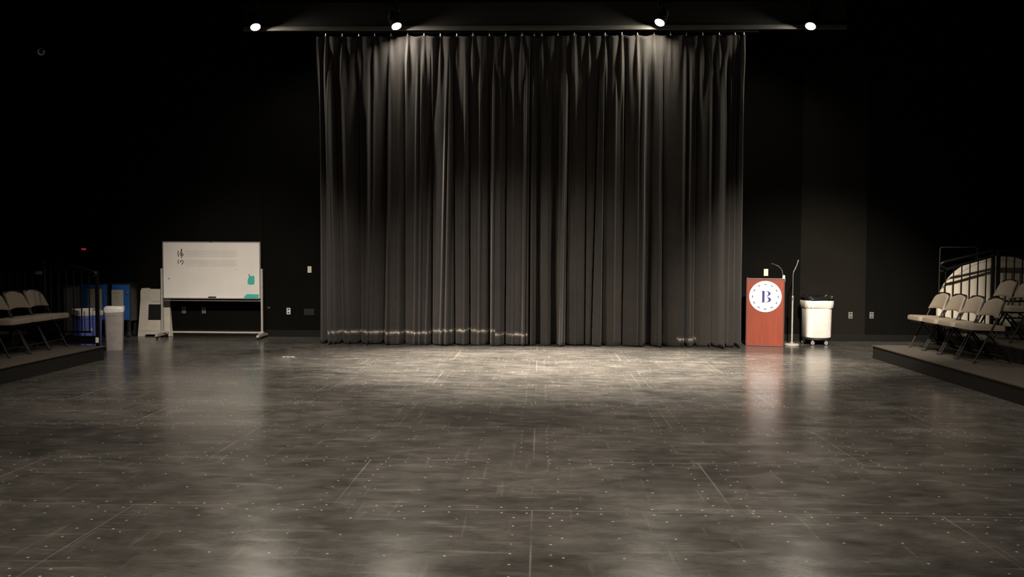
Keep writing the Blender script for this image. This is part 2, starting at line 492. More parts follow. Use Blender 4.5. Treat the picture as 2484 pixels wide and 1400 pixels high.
def make_curtain(name, label, faces, ridges, hooks, mtl, ztop_lines, seed):
    rs = np.random.RandomState(seed)
    xl, xr = px2x(faces[0][0]), px2x(faces[-1][1])
    NX = int((xr - xl) / 0.0045); NZ = 84
    X = np.linspace(xl, xr, NX)
    tz = np.linspace(0, 1, NZ)
    Zr = ZTOP + (ZHEM - ZTOP) * tz                 # rows from the top down
    hamp = rs.uniform(.35, 1.35, len(hooks)); hw_ = rs.uniform(.75, 1.5, len(hooks))
    base = np.zeros((NZ, NX)); ypos = np.zeros((NZ, NX))
    hk = np.array([px2x(p) for p in hooks])
    for j in range(NZ):
        t = ZTOP - Zr[j]                           # distance below the top
        f = t / (ZTOP - ZHEM)
        # folds drift a little between top and hem
        main = np.full(NX, -0.12)
        for (a, c, amp, ta, tc_) in faces:
            xa = px2x(a + (1 - f) * ta) + .016; xc = px2x(c + (1 - f) * tc_) - .016
            u = (X - xa) / (xc - xa)
            inside = (u > 0) & (u < 1)
            uu = np.clip(u, 0, 1)
            prof = np.power(np.clip(np.sin(PI * uu), 0, 1), 0.42)
            main = np.where(inside, np.maximum(main, 1.35 * amp * prof), main)
        for (p, wpx, amp, tp) in ridges:
            xp = px2x(p + (1 - f) * tp); w_ = 0.008 + wpx * 0.0095
            main = main + 2.8 * amp * np.exp(-((X - xp) / w_) ** 2)
        # gathers under the hooks: flat swags between, sharp pleats below
        nn = np.argmin(np.abs(X[:, None] - hk[None, :]), axis=1); dist = np.abs(X - hk[nn])
        s = 0.275
        wv = 0.02 + 0.10 * smooth(t / 1.3)
        top = 0.13 + 0.11 * hamp[nn] * np.exp(-(dist / ((0.024 + 0.02 * t) * hw_[nn])) ** 2) * (0.35 + 0.65 * smooth(t / 0.5)) - 0.03 * np.cos(2 * PI * np.clip(dist / s, 0, .5)) 
        k = smooth((t - 0.15) / 1.5)
        y = main * k + top * (1 - k)
        # slight belly and flare at the hem
        y = y * (1 + 0.18 * smooth((f - 0.75) / 0.25))
        # soft wander
        y = y + 0.012 * np.sin(X * 7.3 + 1.7 * f * 3 + seed) + 0.006 * np.sin(X * 19.1 + seed * 2 + f * 4)
        ypos[j] = CY - y
        base[j] = Zr[j]
        if j < 3:                                  # scalloped top edge between hooks
            sag = 0.035 * np.sin(PI * np.clip(dist / (s / 2), 0, 1) / 2) ** 2
            base[j] = Zr[j] - sag * (1 - j / 3)
        if j == NZ - 1:
            base[j] = ZHEM + 0.006 * np.sin(X * 5 + seed)
    V = np.stack([np.broadcast_to(X, (NZ, NX)), ypos, base], -1).reshape(-1, 3)
    idx = np.arange(NZ * NX).reshape(NZ, NX)
    Q = np.stack([idx[:-1, :-1], idx[1:, :-1], idx[1:, 1:], idx[:-1, 1:]], -1).reshape(-1, 4)
    me = bpy.data.meshes.new(name)
    me.vertices.add(len(V)); me.vertices.foreach_set('co', V.astype(np.float32).ravel())
    me.loops.add(Q.size); me.loops.foreach_set('vertex_index', Q.astype(np.int32).ravel())
    me.polygons.add(len(Q))
    me.polygons.foreach_set('loop_start', (np.arange(len(Q)) * 4).astype(np.int32))
    me.polygons.foreach_set('loop_total', np.full(len(Q), 4, np.int32))
    me.polygons.foreach_set('use_smooth', np.ones(len(Q), bool))
    me.update(calc_edges=True); me.validate()
    me.materials.append(mtl)
    o = bpy.data.objects.new(name, me); C.objects.link(o)
    md = o.modifiers.new('cloth thickness', 'SOLIDIFY'); md.thickness = 0.004; md.offset = 1
    tag(o, label, 'curtain')
    for p in hooks:
        x = px2x(p)
        i = int(np.clip(round((x - xl) / (xr - xl) * (NX - 1)), 0, NX - 1))
        y = ypos[0, i]
        h = MB()
        pts = [(x, y - .004, ZTOP - .02), (x, y - .012, ZTOP + .0), (x, y - .012, ZTOP + .022)]
        pts += [(x, y + .004, ZTOP + .031)]
        h.tube(pts, 0.006, 6)
        h.tube([(x - .012, y - .008, ZTOP - .012), (x + .012, y - .008, ZTOP - .012)], 0.008, 6)
        h.build('hook', M['chrome'], o, True)
    return o


def fc(a, c, amp=None, ta=0, tc_=None):
    if amp is None: amp = min(0.16, 0.05 + (c - a) * 0.0017)
    if tc_ is None: tc_ = ta
    return (a, c, amp, ta, tc_)


LF = [fc(770, 789, .06, 2, 2), fc(788, 826, .13, -7, -20), fc(826, 871, .10, -20, -5), fc(871, 928, .11, -5, 12), fc(928, 979, .15, 12, 0),
      fc(979, 1046, .13, 0, 0), fc(1046, 1102, .17, 0, -4), fc(1102, 1139, .13, -4, -4), fc(1139, 1187, .12, -4, -3), fc(1187, 1225, .15, -3, 2), fc(1225, 1283.5, .14, 2, 0)]
LR = [(784, 1.2, .030, -8), (803, 1.4, .050, -4), (813, 1.0, .035, -14), (847, 1.3, .035, -22), (893, 1.2, .045, 2), (901, 1.0, .015, 8),
      (942, 1.2, .050, 4), (970, 2.0, .030, 2), (1008, 1.4, .03, 6), (1020, 1.0, .030, 4), (1036, 1.5, .05, 14), (1042, 1.0, .02, 6),
      (1072, 1.2, .03, 14), (1085, 1.6, .05, 8), (1096, 1.0, .02, 6), (1128, 1.8, .040, 2), (1163, 1.5, .03, 2), (1194, 1.3, .05, 2),
      (1212, 1.0, .02, 0), (1245, 1.2, .02, 0), (1270, 1.6, .05, 4), (1279, 1.1, .04, 2)]
RF = [fc(1285, 1302, .07, 0, 0), fc(1311, 1339, .10, -2, -2), fc(1351, 1374, .17, 2, 4), fc(1374, 1421, .07, 4, 0), fc(1421, 1437, .06, 0, 14),
      fc(1437, 1462, .15, 14, 2), fc(1462, 1512, .09, 2, 2), fc(1512, 1571, .13, 2, -2), fc(1582, 1611, .14, -2, -6), fc(1611, 1664, .10, -6, 2),
      fc(1664, 1690, .11, 2, 0), fc(1690, 1729, .10, 0, 0), fc(1729, 1760, .14, 0, 0), fc(1760, 1788, .11, 0, 0), fc(1787, 1802, .12, 2, -2)]
RR = [(1289, 1.1, .04, 0), (1329, 1.4, .02, -8), (1360, 1.3, .03, 12), (1372, 1.8, .04, 6), (1398, 1.2, .015, -6), (1459, 1.8, .055, 4), (1490, 1.0, .015, 0),
      (1512, 1.0, .02, -4), (1545, 1.2, .02, 0), (1558, 1.8, .045, 0), (1601, 1.6, .05, -4), (1610, 1.0, .02, -10), (1659, 1.3, .045, 0), (1672, 1.5, .03, 0),
      (1725, 1.2, .04, -4), (1750, 2.3, .085, 0), (1764, 1.0, .04, 3), (1780, 1.0, .02, 0), (1791, 1.5, .05, 2), (1799, 1.0, .03, 0)]
hooksL = [792 + 39.3 * k for k in range(13)]
hooksR = [1293, 1311, 1350, 1389, 1424, 1463, 1503, 1541, 1581, 1620, 1659, 1698, 1737, 1776, 1797]
cl = make_curtain('stage_curtain', 'left half of the black stage curtain, with a long ragged pale line along its hem', LF, LR, hooksL,
                  curtain_material('black velour left', (0.033, 0.0293, 0.0285), [(-3.62, -1.85, .205, .03, 1.0), (-1.85, -0.75, .245, .16, 0.75), (-0.75, -0.2, .185, .06, 0.7)]), None, 3)
cr = make_curtain('stage_curtain', 'right half of the black stage curtain, beside the lectern', RF, RR, hooksR,
                  curtain_material('black velour right', (0.0325, 0.0295, 0.0265), [(2.30, 2.64, .125, .14, 0.8)]), None, 5)
t = thing('curtain_track', 'dark curtain track running under the header beam', 'curtain track', (0, 0, 0))
MB().box(-3.75, 3.6, 14.50, 14.56, 5.24, 5.27).build('rail', M['black'], t)
for k in range(8):
    x = -3.5 + k * 1.0
    MB().box(x - .03, x + .03, 14.47, 14.56, 5.27, 5.285).build('bracket', M['black'], t)

# ------------------------------------------------------------------ lit stage lamps
pipe = thing('lighting_pipe', 'black lighting pipe the four lit lamps hang from', 'pipe')
MB().tube([(-8.5, 14.22, 5.80), (8.2, 14.22, 5.80)], 0.024, 12).build('pipe', M['black'], pipe, True)
for x in (-7.5, -3.4, 0, 3.2, 7.2):
    MB().tube([(x, 14.22, 5.80), (x, 14.22, ZC)], 0.008, 6).build('hanger', M['black'], pipe)


def stage_lamp(loc, aim, label, hit, power, beam, blend):
    t = thing('stage_spotlight', label, 'spotlight', loc, 0, 'lit lamps along the pipe')
    d = Vector(aim).normalized()
    q = d.to_track_quat('Z', 'Y').to_matrix().to_4x4()
    MB().lathe([(.035, -.26), (.07, -.25), (.085, -.20), (.088, -.02), (.092, -.015), (.092, .0), (.080, .0), (.078, -.05)], 28, q).build('housing', M['black'], t, True)
    MB().lathe([(.077, -.022), (.070, -.010), (.055, -.001), (.032, .006), (.004, .008)], 28, q).build('lens', M['lens'], t, True)
    y = MB()
    side = d.cross(Vector((0, 0, 1))).normalized()
    top = Vector((0, 0.02, 0.40)) - Vector((0, 0, 0.12))
    c0 = d * -.12
    y.tube([c0 + side * .10, c0 + side * .10 + Vector((0, 0, .2)), top + side * .05, top - side * .05, c0 - side * .10 + Vector((0, 0, .2)), c0 - side * .10], 0.009, 6)
    y.build('yoke', M['black'], t)
    MB().box(-.03, .03, -.02, .06, .26, 5.774 - loc[2], .006).build('clamp', M['black'], t)
    p = Vector(loc) + d * .06
    spot('lamp_beam', p, hit, power, beam, blend, 0.05)
    return t


stage_lamp((-4.73, 14.2, 5.268), (.38, -.36, -.83), 'lit spotlight farthest left of the four, out beyond the left curtain edge', (-2.5, 12.2, 0), 2600, 40, 0.9)
stage_lamp((-2.386, 14.2, 5.274), (.36, -.38, -.85), 'lit spotlight above the left half of the curtain', (-.6, 12.0, 0), 8200, 56, 1.0)
stage_lamp((1.919, 14.2, 5.318), (-.38, -.38, -.85), 'lit spotlight above the right half of the curtain', (1.1, 12.1, 0), 8200, 56, 1.0)
stage_lamp((4.351, 14.2, 5.25), (-.38, -.36, -.83), 'lit spotlight farthest right of the four, above the lectern and trash can', (3.0, 12.2, 0), 3000, 40, 0.9)

# small unlit lamp, high at the far left
t = thing('stage_light', 'small unlit lamp high at the far left, only its pale crescent rim showing', 'stage light', (-6.47, 11.0, 4.125))
q = Vector((.45, -.85, -.25)).to_track_quat('Z', 'Y').to_matrix().to_4x4()
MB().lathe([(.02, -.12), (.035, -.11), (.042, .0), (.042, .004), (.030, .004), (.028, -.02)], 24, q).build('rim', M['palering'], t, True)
MB().lathe([(.031, -.01), (.028, .012), (.018, .024), (.003, .028)], 24, Matrix.Translation((.012, 0, .006)) @ q).build('lens', M['blackplastic'], t, True)
MB().tube([(0, .05, .04), (0, .05, ZC - 4.125)], .006, 6).build('hanger', M['flat'], t)

# ------------------------------------------------------------------ wall plates
def plate(name, x, z, m, label, cat, kind, w_=.072, h_=.118, group=None, y=WY):
    if 4.675 < x < 5.84 or -6.28 < x < -5.1: y = WY - .018
    t = thing(name, label, cat, (x, y, z), 0, group)
    MB().box(-w_ / 2, w_ / 2, -.008, 0, -h_ / 2, h_ / 2, .003).build('cover_plate', m, t)
    if kind == 'outlet':
        for s in (-1, 1):
            MB().box(-.017, .017, -.010, -.007, s * .029 - .014, s * .029 + .014, .001).build('socket', M['dark'], t)
    elif kind == 'switch':
        MB().box(-.006, .006, -.018, -.007, -.012, .012, .002).build('toggle', m, t)
    elif kind == 'jack':
        MB().box(-.012, .012, -.011, -.007, -.012, .012, .001).build('socket', M['dark'], t)
    return t


plate('wall_outlet', -6.57, .475, M['plategrey'], 'dim wall outlet seen under the whiteboard, the one nearer the folding sign', 'outlet', 'outlet')
plate('wall_outlet', -6.19, .475, M['plategrey'], 'dim wall outlet seen under the whiteboard, the one farther from the folding sign', 'outlet', 'outlet')
plate('wall_outlet', -4.62, .47, M['platelight'], 'pale wall outlet between the whiteboard and the curtain', 'outlet', 'outlet')
plate('light_switch', -4.227, 1.237, M['plate'], 'ivory light switch on the wall left of the curtain', 'switch', 'switch')
plate('wall_box', -4.24, .456, M['black'], 'wide black wall box low beside the left curtain edge', 'wall box', 'blank', .19, .12)
plate('light_switch', 4.069, 1.231, M['platewhite'], 'bright ivory light switch just above the lectern', 'switch', 'switch', .078, .125)
plate('wall_outlet', 5.583, .468, M['plategrey'], 'dim wall outlet right of the trash can, the nearer one', 'outlet', 'outlet')
plate('wall_outlet', 5.964, .471, M['plategrey'], 'dim wall outlet right of the trash can, the farther one', 'outlet', 'outlet')
plate('wall_jack', -4.985, .53, M['dark'], 'tiny round jacks on the wall just right of the whiteboard frame', 'jack', 'jack', .05, .03)
t = thing('indicator_light', 'tiny glowing red light on the dark wall at the left', 'indicator light', (-8.42, WY, 1.585))
MB().box(-.05, .05, -.03, 0, -.03, .012, .006).build('housing', M['blackplastic'], t)
MB().box(-.042, .042, -.045, -.012, -.008, .018, .008).build('lens', M['redled'], t)

# ------------------------------------------------------------------ seating risers
def riser(name, label, x0, x1, y0, y1, z0, z1, front):
    t = thing(name, label, 'riser', ((x0 + x1) / 2, (y0 + y1) / 2, 0))
    cx, cy = (x0 + x1) / 2, (y0 + y1) / 2
    hx, hy = (x1 - x0) / 2, (y1 - y0) / 2
    MB().box(-hx, hx, -hy, hy, z0, z1 - .02).build('fascia', M['fascia'], t)
    lip = .012 if z1 < .3 else 0
    MB().box(-hx - (lip if front < 0 else 0), hx + (lip if front > 0 else 0), -hy, hy + lip, z1 - .02, z1, .004).build('deck', M['carpet'], t)
    return t


riser('seating_riser', 'low carpeted riser step at the right, holding the front row of chairs', 5.01, 6.0, -2.5, 13.02, 0, .2, -1)
riser('seating_riser', 'second carpeted riser step at the right edge, higher and behind the front chairs', 6.0, 6.95, -2.5, 12.86, 0, .4, -1)
riser('seating_riser', 'third carpeted riser step at the far right edge', 6.95, 7.9, -2.5, 12.86, 0, .6, -1)
riser('seating_riser', 'low carpeted riser step at the left edge, holding the left row of chairs', -7.3, -6.24, -2.5, 12.04, 0, .2, 1)
riser('seating_riser', 'second carpeted riser step at the far left edge', -8.25, -7.3, -2.5, 11.94, 0, .4, 1)

# ------------------------------------------------------------------ folding chairs
def pad_outline(w0, w1, h, n=9, arch=0.03, rc=0.07):
    """rounded-top panel outline in (y, z): width w0 at the bottom, w1 at the top"""
    pts = []
    for k in range(7):                                   # slightly bowed lower edge
        y = -w0 / 2 + w0 * k / 6
        pts.append((y, 0.018 * (1 - (2 * k / 6 - 1) ** 2)))
    for k in range(n):
        a = PI / 2 * k / (n - 1)
        pts.append((w1 / 2 - rc + rc * math.cos(a), h - arch - rc + rc * math.sin(a)))
    for k in range(1, 6):
        y = (w1 / 2 - rc) * (1 - 2 * k / 6)
        pts.append((y, h - arch + arch * (1 - (2 * k / 6 - 1) ** 2)))
    for k in range(n):
        a = PI / 2 + PI / 2 * k / (n - 1)
        pts.append((-w1 / 2 + rc + rc * math.cos(a), h - arch - rc + rc * math.sin(a)))
    return pts


def make_chair(label, loc, rz, group):
    t = thing('folding_chair', label, 'chair', loc, rz, group)
    # local: +x is the front of the chair
    P = Vector
    def ft(z):                                           # x of the front-leg/back tube at height z
        return .19 - .50 * z if z < .5 else .19 - .25 - (z - .5) * .42
    # back pad
    ol = pad_outline(.445, .40, .25)
    z0 = .575
    def place(y, z, off, sc=1.0):
        zc = .125
        y2, z2 = y * sc, zc + (z - zc) * sc
        tilt = .40
        bow = .03 * (1 - (y2 / .22) ** 2)
        return P((ft(z0) - z2 * tilt + off - bow, y2, z0 + z2 * .97))
    rings = [[place(y, z, o_, s_) for y, z in ol] for o_, s_ in ((-.004, .96), (-.002, 1.0), (.018, 1.0), (.030, .97), (.036, .88), (.038, .6))]
    MB().loft(rings).build('backrest', M['fabric'], t, True)
    # seat pad
    so = []
    for (cx, cy, a0) in ((.19, .165, 0), (-.16, .15, PI / 2), (-.16, -.15, PI), (.19, -.165, 1.5 * PI)):
        for k in range(6):
            a = a0 + PI / 2 * k / 5
            so.append((cx + .055 * math.cos(a), cy + .055 * math.sin(a)))
    def sr(z, s): return [P((x * s + (1 - s) * .015, y * s, z + .03 * (x - .0))) for x, y in so]
    MB().loft([sr(.408, .95), sr(.415, 1.0), sr(.460, 1.0), sr(.474, .97), sr(.480, .88), sr(.482, .5)]).build('seat', M['fabric'], t, True)
    MB().box(-.17, .20, -.17, .17, .392, .408, .004).build('seat_pan', M['chairframe'], t)
    for s in (-1, 1):
        b_ = MB(); b_.tube([P((ft(0), s * .213, .008)), P((ft(.42), s * .211, .42)), P((ft(.55), s * .208, .55)), P((ft(.70) - .004, s * .203, .70)), P((ft(.78) - .006, s * .19, .78)), P((ft(.80) - .008, s * .15, .806))], .0125, 8)
        l = b_.build('leg', M['chairframe'], t, True)
        MB().lathe([(.016, 0), (.017, .03), (.014, .035)], 10, Matrix.Translation((ft(0), s * .213, 0))).build('foot_cap', M['blackplastic'], l, True)
        b_ = MB(); b_.tube([P((-.27, s * .195, .008)), P((-.02, s * .198, .33)), P((.09, s * .198, .41))], .0115, 8)
        l = b_.build('leg', M['chairframe'], t, True)
        MB().lathe([(.015, 0), (.016, .03), (.013, .035)], 10, Matrix.Translation((-.27, s * .195, 0))).build('foot_cap', M['blackplastic'], l, True)
    MB().tube([P((ft(.11), -.212, .11)), P((ft(.11), .212, .11))], .009, 8).build('stretcher', M['chairframe'], t, True)
    MB().tube([P((-.215, -.195, .08)), P((-.215, .195, .08))], .009, 8).build('stretcher', M['chairframe'], t, True)
    MB().tube([P((ft(.80) - .008, -.15, .806)), P((ft(.80) - .012, 0, .815)), P((ft(.80) - .008, .15, .806))], .0125, 8).build('top_rail', M['chairframe'], t, True)
    return t


gR = 'front row of folding chairs on the right riser'
gR2 = 'second row of folding chairs on the right risers'
gL = 'row of folding chairs on the left riser'
ch0 = make_chair('folding chair at the stage end of the right front row, farthest from the viewer', (5.62, 12.52, .2), PI, gR)
for yy, lab in ((12.04, 'second folding chair from the stage end in the right front row'),
                (11.56, 'third folding chair from the stage end in the right front row'),
                (11.08, 'folding chair at the near end of the right front row, closest to the viewer')):
    copy_tree(ch0, (5.62, yy, .2), PI + random.uniform(-.02, .02), lab, gR)
copy_tree(ch0, (6.37, 12.18, .4), PI, 'taupe folding chair up on the second riser behind the front row, whole back showing', gR2)
copy_tree(ch0, (6.37, 11.66, .4), PI, 'folding chair up on the second riser cut off by the right edge of the photo', gR2)
copy_tree(ch0, (-6.87, 11.66, .2), 0.0, 'folding chair at the stage end of the left row, beside the railing', gL)
copy_tree(ch0, (-6.86, 11.20, .2), 0.0, 'middle folding chair of the left row', gL)
copy_tree(ch0, (-6.85, 10.73, .2), 0.0, 'folding chair cut off by the left edge of the photo', gL)

# ------------------------------------------------------------------ railings at the stage ends of the risers
def railing(label, Y, tops, xs_bars, z_bot, posts, hand, kick=None, extra=None):
    """tops: (x, z) pairs of the guard rail; hand: points of the handrail"""
    t = thing('guard_rail', label, 'railing', (tops[0][0], Y, 0))
    ox = tops[0][0]
    def L(x, z, dy=0): return Vector((x - ox, dy, z))
    def ztop(x):
        for (xa, za), (xb, zb) in zip(tops, tops[1:]):
            lo, hi = min(xa, xb), max(xa, xb)
            if lo - 1e-6 <= x <= hi + 1e-6: return za + (zb - za) * (x - xa) / (xb - xa)
        return tops[-1][1]
    MB().tube([L(x, z) for x, z in tops], .019, 10).build('top_rail', M['rail'], t, True)
    MB().tube([L(x, z, -.06) for x, z in hand], .017, 10).build('handrail', M['rail'], t, True)
    xb = [p[0] for p in tops]
    MB().tube([L(min(xs_bars) - .02, z_bot), L(max(xs_bars) + .02, z_bot)], .014, 8).build('bottom_rail', M['rail'], t, True)
    for x in xs_bars:
        MB().tube([L(x, z_bot), L(x, ztop(x))], .0095, 8).build('baluster', M['rail'], t, True)
    for x, zb, zt in posts:
        MB().box(x - ox - .022, x - ox + .022, -.022, .022, zb, zt, .004).build('post', M['railpost'], t)
    for x, z in (tops[1], tops[-2]):
        pass
    if kick:
        x0, x1, za, zb = kick
        MB().box(x0 - ox, x1 - ox, -.02, .02, za, zb, .004).build('kick_board', M['rail'], t)
    return t


YR = 12.95
railing('black sloping guard rail at the stage end of the right risers, before the cream arch', YR - .03,
        [(5.93, 1.325), (6.70, 1.55)], [6.01 + .118 * k for k in range(6)], .46,
        [(6.70, .4, 1.62)],
        [(5.98, 1.36), (5.915, 1.40), (5.91, 1.43), (5.96, 1.462), (6.70, 1.635)])
railing('black level guard rail at the far right edge, beyond the post pair', YR - .03,
        [(6.775, 1.56), (7.75, 1.54)], [6.89 + .118 * k for k in range(8)], .88,
        [(6.775, .4, 1.63), (7.75, .6, 1.62)],
        [(6.775, 1.63), (6.95, 1.63), (7.75, 1.625)])
YL = 12.0
rl = railing('black sloping guard rail at the stage end of the left riser, before the blue bin', YL,
             [(-6.305, 1.25), (-7.08, 1.365)], [-6.42 - .112 * k for k in range(6)], .40,
             [(-6.305, .2, 1.25), (-7.08, .2, 1.40)],
             [(-6.33, 1.20), (-6.30, 1.215), (-6.295, 1.245), (-6.33, 1.27), (-6.86, 1.41), (-7.02, 1.425), (-7.08, 1.40)],
             (-6.80, -6.285, .23, .345))
tp = MB().box(-.018, .026, -.028, -.022, .25, .325).build('white_tape', M['whitetape'], rl)
rl2 = railing('black level guard rail at the far left edge behind the chairs', YL,
              [(-7.135, 1.325), (-8.2, 1.325)], [-7.24 - .112 * k for k in range(8)], .70,
              [(-7.135, .2, 1.40), (-8.2, .69, 1.42)],
              [(-7.135, 1.40), (-7.28, 1.445), (-8.2, 1.455)])
o = MB().box(-.045, .055, -.034, -.026, 1.22, 1.262, .002).build('paper_tag', M['tag'], rl2); o['label'] = 'small pale blue tag on the post'

# ------------------------------------------------------------------ cream arch behind the right rail, thin steel frame
poly = [(-.92, .47), (.92, .47), (.92, .74)]
for k in range(1, 40):
    a = PI * k / 40
    poly.append((.92 * math.cos(a), .75 + .80 * math.sin(a)))
poly.append((-.92, .74))
t = thing('scenic_arch', 'tall cream round-topped scenery arch standing behind the right guard rail', 'scenery', (7.03, 13.36, 0))
MB().prism(poly, 0, .05).build('panel', M['arch'], t)
MB().box(-.92, .92, .0, .05, .02, .47, .004).build('plinth', M['rail'], t)
rim = MB()
ro = [(-.92, .75)] + [(.92 * math.cos(PI - PI * k / 40), .75 + .80 * math.sin(PI * k / 40)) for k in range(41)]
ri = [(x * .93, .75 + (z - .75) * .93) for x, z in ro]
rim.prism(ro + ri[::-1], -.012, 0)
rim.build('rim', M['arch'], t)
for s in (-1, 1):
    MB().box(s * .5 - .03, s * .5 + .03, .05, .45, 0, .05).build('foot', M['blackplastic'], t)
t = thing('steel_frame', 'thin grey upright steel tube frame behind the cream arch', 'frame', (6.3, 13.75, 0))
MB().tube([(0, 0, .03), (0, 0, 1.655), (.02, 0, 1.68), (.56, 0, 1.685), (.58, 0, 1.66), (.58, 0, .03)], .009, 8).build('tube_frame', M['dullsteel'], t, True)
for x in (0, .58):
    MB().tube([(x, -.2, .015), (x, .2, .015)], .013, 8).build('foot', M['thinsteel'], t, True)

# ------------------------------------------------------------------ mobile whiteboard
WBY = 15.2
t = thing('whiteboard', 'mobile whiteboard on a grey wheeled frame, drawn with music staves', 'whiteboard', (-5.89, WBY, 0))
hx = .878
bd = MB().box(-hx, hx, -.012, .012, .725, 1.725, .002).build('board', M['whiteboard'], t)
fr = MB()
fr.box(-hx - .008, hx + .008, -.018, .018, 1.718, 1.736, .003)
fr.box(-hx - .008, hx + .008, -.018, .018, .708, .727, .003)
fr.box(-hx - .010, -hx + .010, -.018, .018, .708, 1.736, .003)
fr.box(hx - .010, hx + .010, -.018, .018, .708, 1.736, .003)
fr.build('frame', M['alu'], t)
MB().box(-.03, .03, -.022, .018, 1.725, 1.742, .003).build('top_clip', M['dark'], t)
MB().box(-hx + .01, hx - .01, -.075, -.014, .712, .724, .003).build('tray', M['alu'], t)
for s in (-1, 1):
    l = MB(); l.box(s * (hx + .03) - .016, s * (hx + .03) + .016, -.02, .02, .10, 1.25, .004)
    l.box(s * (hx + .03) - .026, s * (hx + .03) + .026, -.03, .03, .08, .13, .004)
    lo = l.build('leg', M['alu2'], t)
    MB().tube([(s * (hx + .06), 0, 1.2), (s * (hx - .0), 0, 1.2)], .014, 10).build('pivot_knob', M['black'], t, True)
    f_ = MB(); f_.prism([(-.26, .045), (.26, .045), (.25, .075), (.05, .105), (-.05, .105), (-.25, .075)], -.022, .022, Matrix.Translation((s * (hx + .03), 0, 0)) @ Matrix.Rotation(PI / 2, 4, 'Z'))
    fo = f_.build('foot', M['alu2'], t)
    for yy in (-.22, .22):
        c_ = MB(); c_.lathe([(.006, -.012), (.024, -.012), (.026, -.008), (.026, .008), (.024, .012), (.006, .012)], 16, Matrix.Translation((s * (hx + .03), yy, .026)) @ Matrix.Rotation(PI / 2, 4, 'Y'))
        c_.build('caster', M['blackplastic'], fo, True)
MB().box(-hx - .02, hx + .02, -.014, .014, .668, .688, .003).build('crossbar', M['alu'], t)
MB().box(-hx - .02, hx + .02, -.016, .016, .092, .122, .003).build('crossbar', M['alu2'], t)
# the drawing: two staves, clefs and brackets (board-local coordinates, then on the front face)
def bx(px): return -6.77 + (px - 395.5) / 235.5 * 1.757 + 5.89
def bz(py): return 1.73 - (py - 587) / 137.0 * 1.015
st = MB()
for y0 in (608.5, 632.0):
    for k in range(5):
        z = bz(y0 + 3.3 * k)
        st.box(bx(449), bx(575), -.0135, -.012, z - .0018, z + .0018)
st.build('music_staff', M['staff'], t)
ck = MB()
def stroke(pts, r=.0065):
    ck.tube([(bx(x), -.0125, bz(y)) for x, y in pts], r, 5)
stroke([(441.6, 604.5), (442.6, 607), (441.5, 610), (438.5, 613), (437.4, 617), (438.6, 620), (441.5, 621), (444.5, 620), (445.6, 617.5), (444.2, 615.2), (441.2, 614.8), (440, 616.5), (440.8, 618)])
stroke([(441.2, 604), (440.4, 607), (441.2, 613), (442.2, 620), (441.8, 624), (440.5, 625), (439.8, 624)])
stroke([(434.0, 609), (432.7, 613), (432.6, 617), (434.4, 623)], .0075)
stroke([(434.5, 630.5), (432.8, 634), (432.8, 637), (433.5, 640)], .0075)
stroke([(438.2, 633.8), (439.4, 635.6), (438.6, 637)], .0085)
stroke([(438.8, 632.8), (442, 631.2), (445, 633.5), (445.2, 636.5), (443.4, 639.5), (441, 642)], .007)
stroke([(447.5, 633), (447.7, 634)], .005); stroke([(447.5, 637), (447.7, 638)], .005)
stroke([(408, 676), (410, 676.4), (411.5, 677.2)], .006)
stroke([(573, 653.4), (574.4, 653.6)], .004)
ck.build('marker_drawing', M['ink'], t)
# teal patch, teal cloth, eraser
r_ = MB()
r_.prism([(-.062, -.075), (-.02, -.085), (.055, -.08), (.062, -.03), (.06, .075), (.0, .07), (-.035, .05), (-.06, .01)], -.004, 0)
sc = r_.build('cloth_patch', M['teal']); sc.location = (-5.172, WBY - .0131, 1.055)
tag(sc, 'square teal cloth patch stuck on the whiteboard near its right edge', 'cloth')
q_ = MB(); q_.tube([(-.045, -.005, .10), (-.028, -.005, .085), (-.03, -.005, .065), (-.015, -.006, .05)], .006, 6)
q_.build('cord', M['dark'], sc)
r_ = MB()
r_.prism([(-.13, -.035), (.13, -.035), (.135, .03), (.02, .036), (-.07, .036), (-.11, .01)], -.02, 0)
sc = r_.build('cloth', M['teal']); sc.location = (-5.170, WBY - .0131, .763)
tag(sc, 'folded teal cloth in the bottom right corner of the whiteboard tray', 'cloth')
sc = MB().box(-.065, .065, -.05, 0, 0, .028, .006).build('board_eraser', M['dark']); sc.location = (-5.87, WBY - .016, .7245)
tag(sc, 'dark eraser lying on the whiteboard tray', 'eraser')

# ------------------------------------------------------------------ white folding floor sign
t = thing('floor_sign', 'white plastic folding floor sign with a black square, left of the whiteboard', 'sign', (-7.05, 15.44, 0))
def tz(x0, x1, z0, z1):        # leaning front face
    return None
tilt = Matrix.Rotation(-.07, 4, 'X')
outl = [(-.305, 0), (-.18, 0), (-.17, .035), (.17, .035), (.18, 0), (.305, 0), (.262, .83), (.235, .88), (.12, .885), (.09, .868), (-.09, .868), (-.12, .885), (-.235, .88), (-.262, .83)]
p_ = MB(); p_.prism(outl, -.02, .012, tilt); p_.build('front_panel', M['signwhite'], t)
p_ = MB(); p_.prism(outl, .014, .04, Matrix.Translation((0, .05, 0)) @ Matrix.Rotation(.06, 4, 'X')); p_.build('back_panel', M['signwhite'], t)
p_ = MB(); p_.box(-.08, .08, -.024, -.018, .835, .862, .003, mtx=tilt); p_.build('handle_slot', M['black'], t)
p_ = MB(); p_.prism([(-.118, .30), (.118, .30), (.118, .575), (.112, .585), (-.105, .585), (-.114, .575)], -.0235, -.019, tilt); p_.build('black_square', M['black'], t)
p_ = MB()
for z, x0, x1 in ((.70, -.09, .1), (.665, -.085, -.02), (.665, .02, .10), (.63, -.08, .09)):
    p_.box(x0, x1, -.0215, -.0195, z, z + .014, mtx=tilt)
p_.build('faded_lettering', M['signgrey'], t)
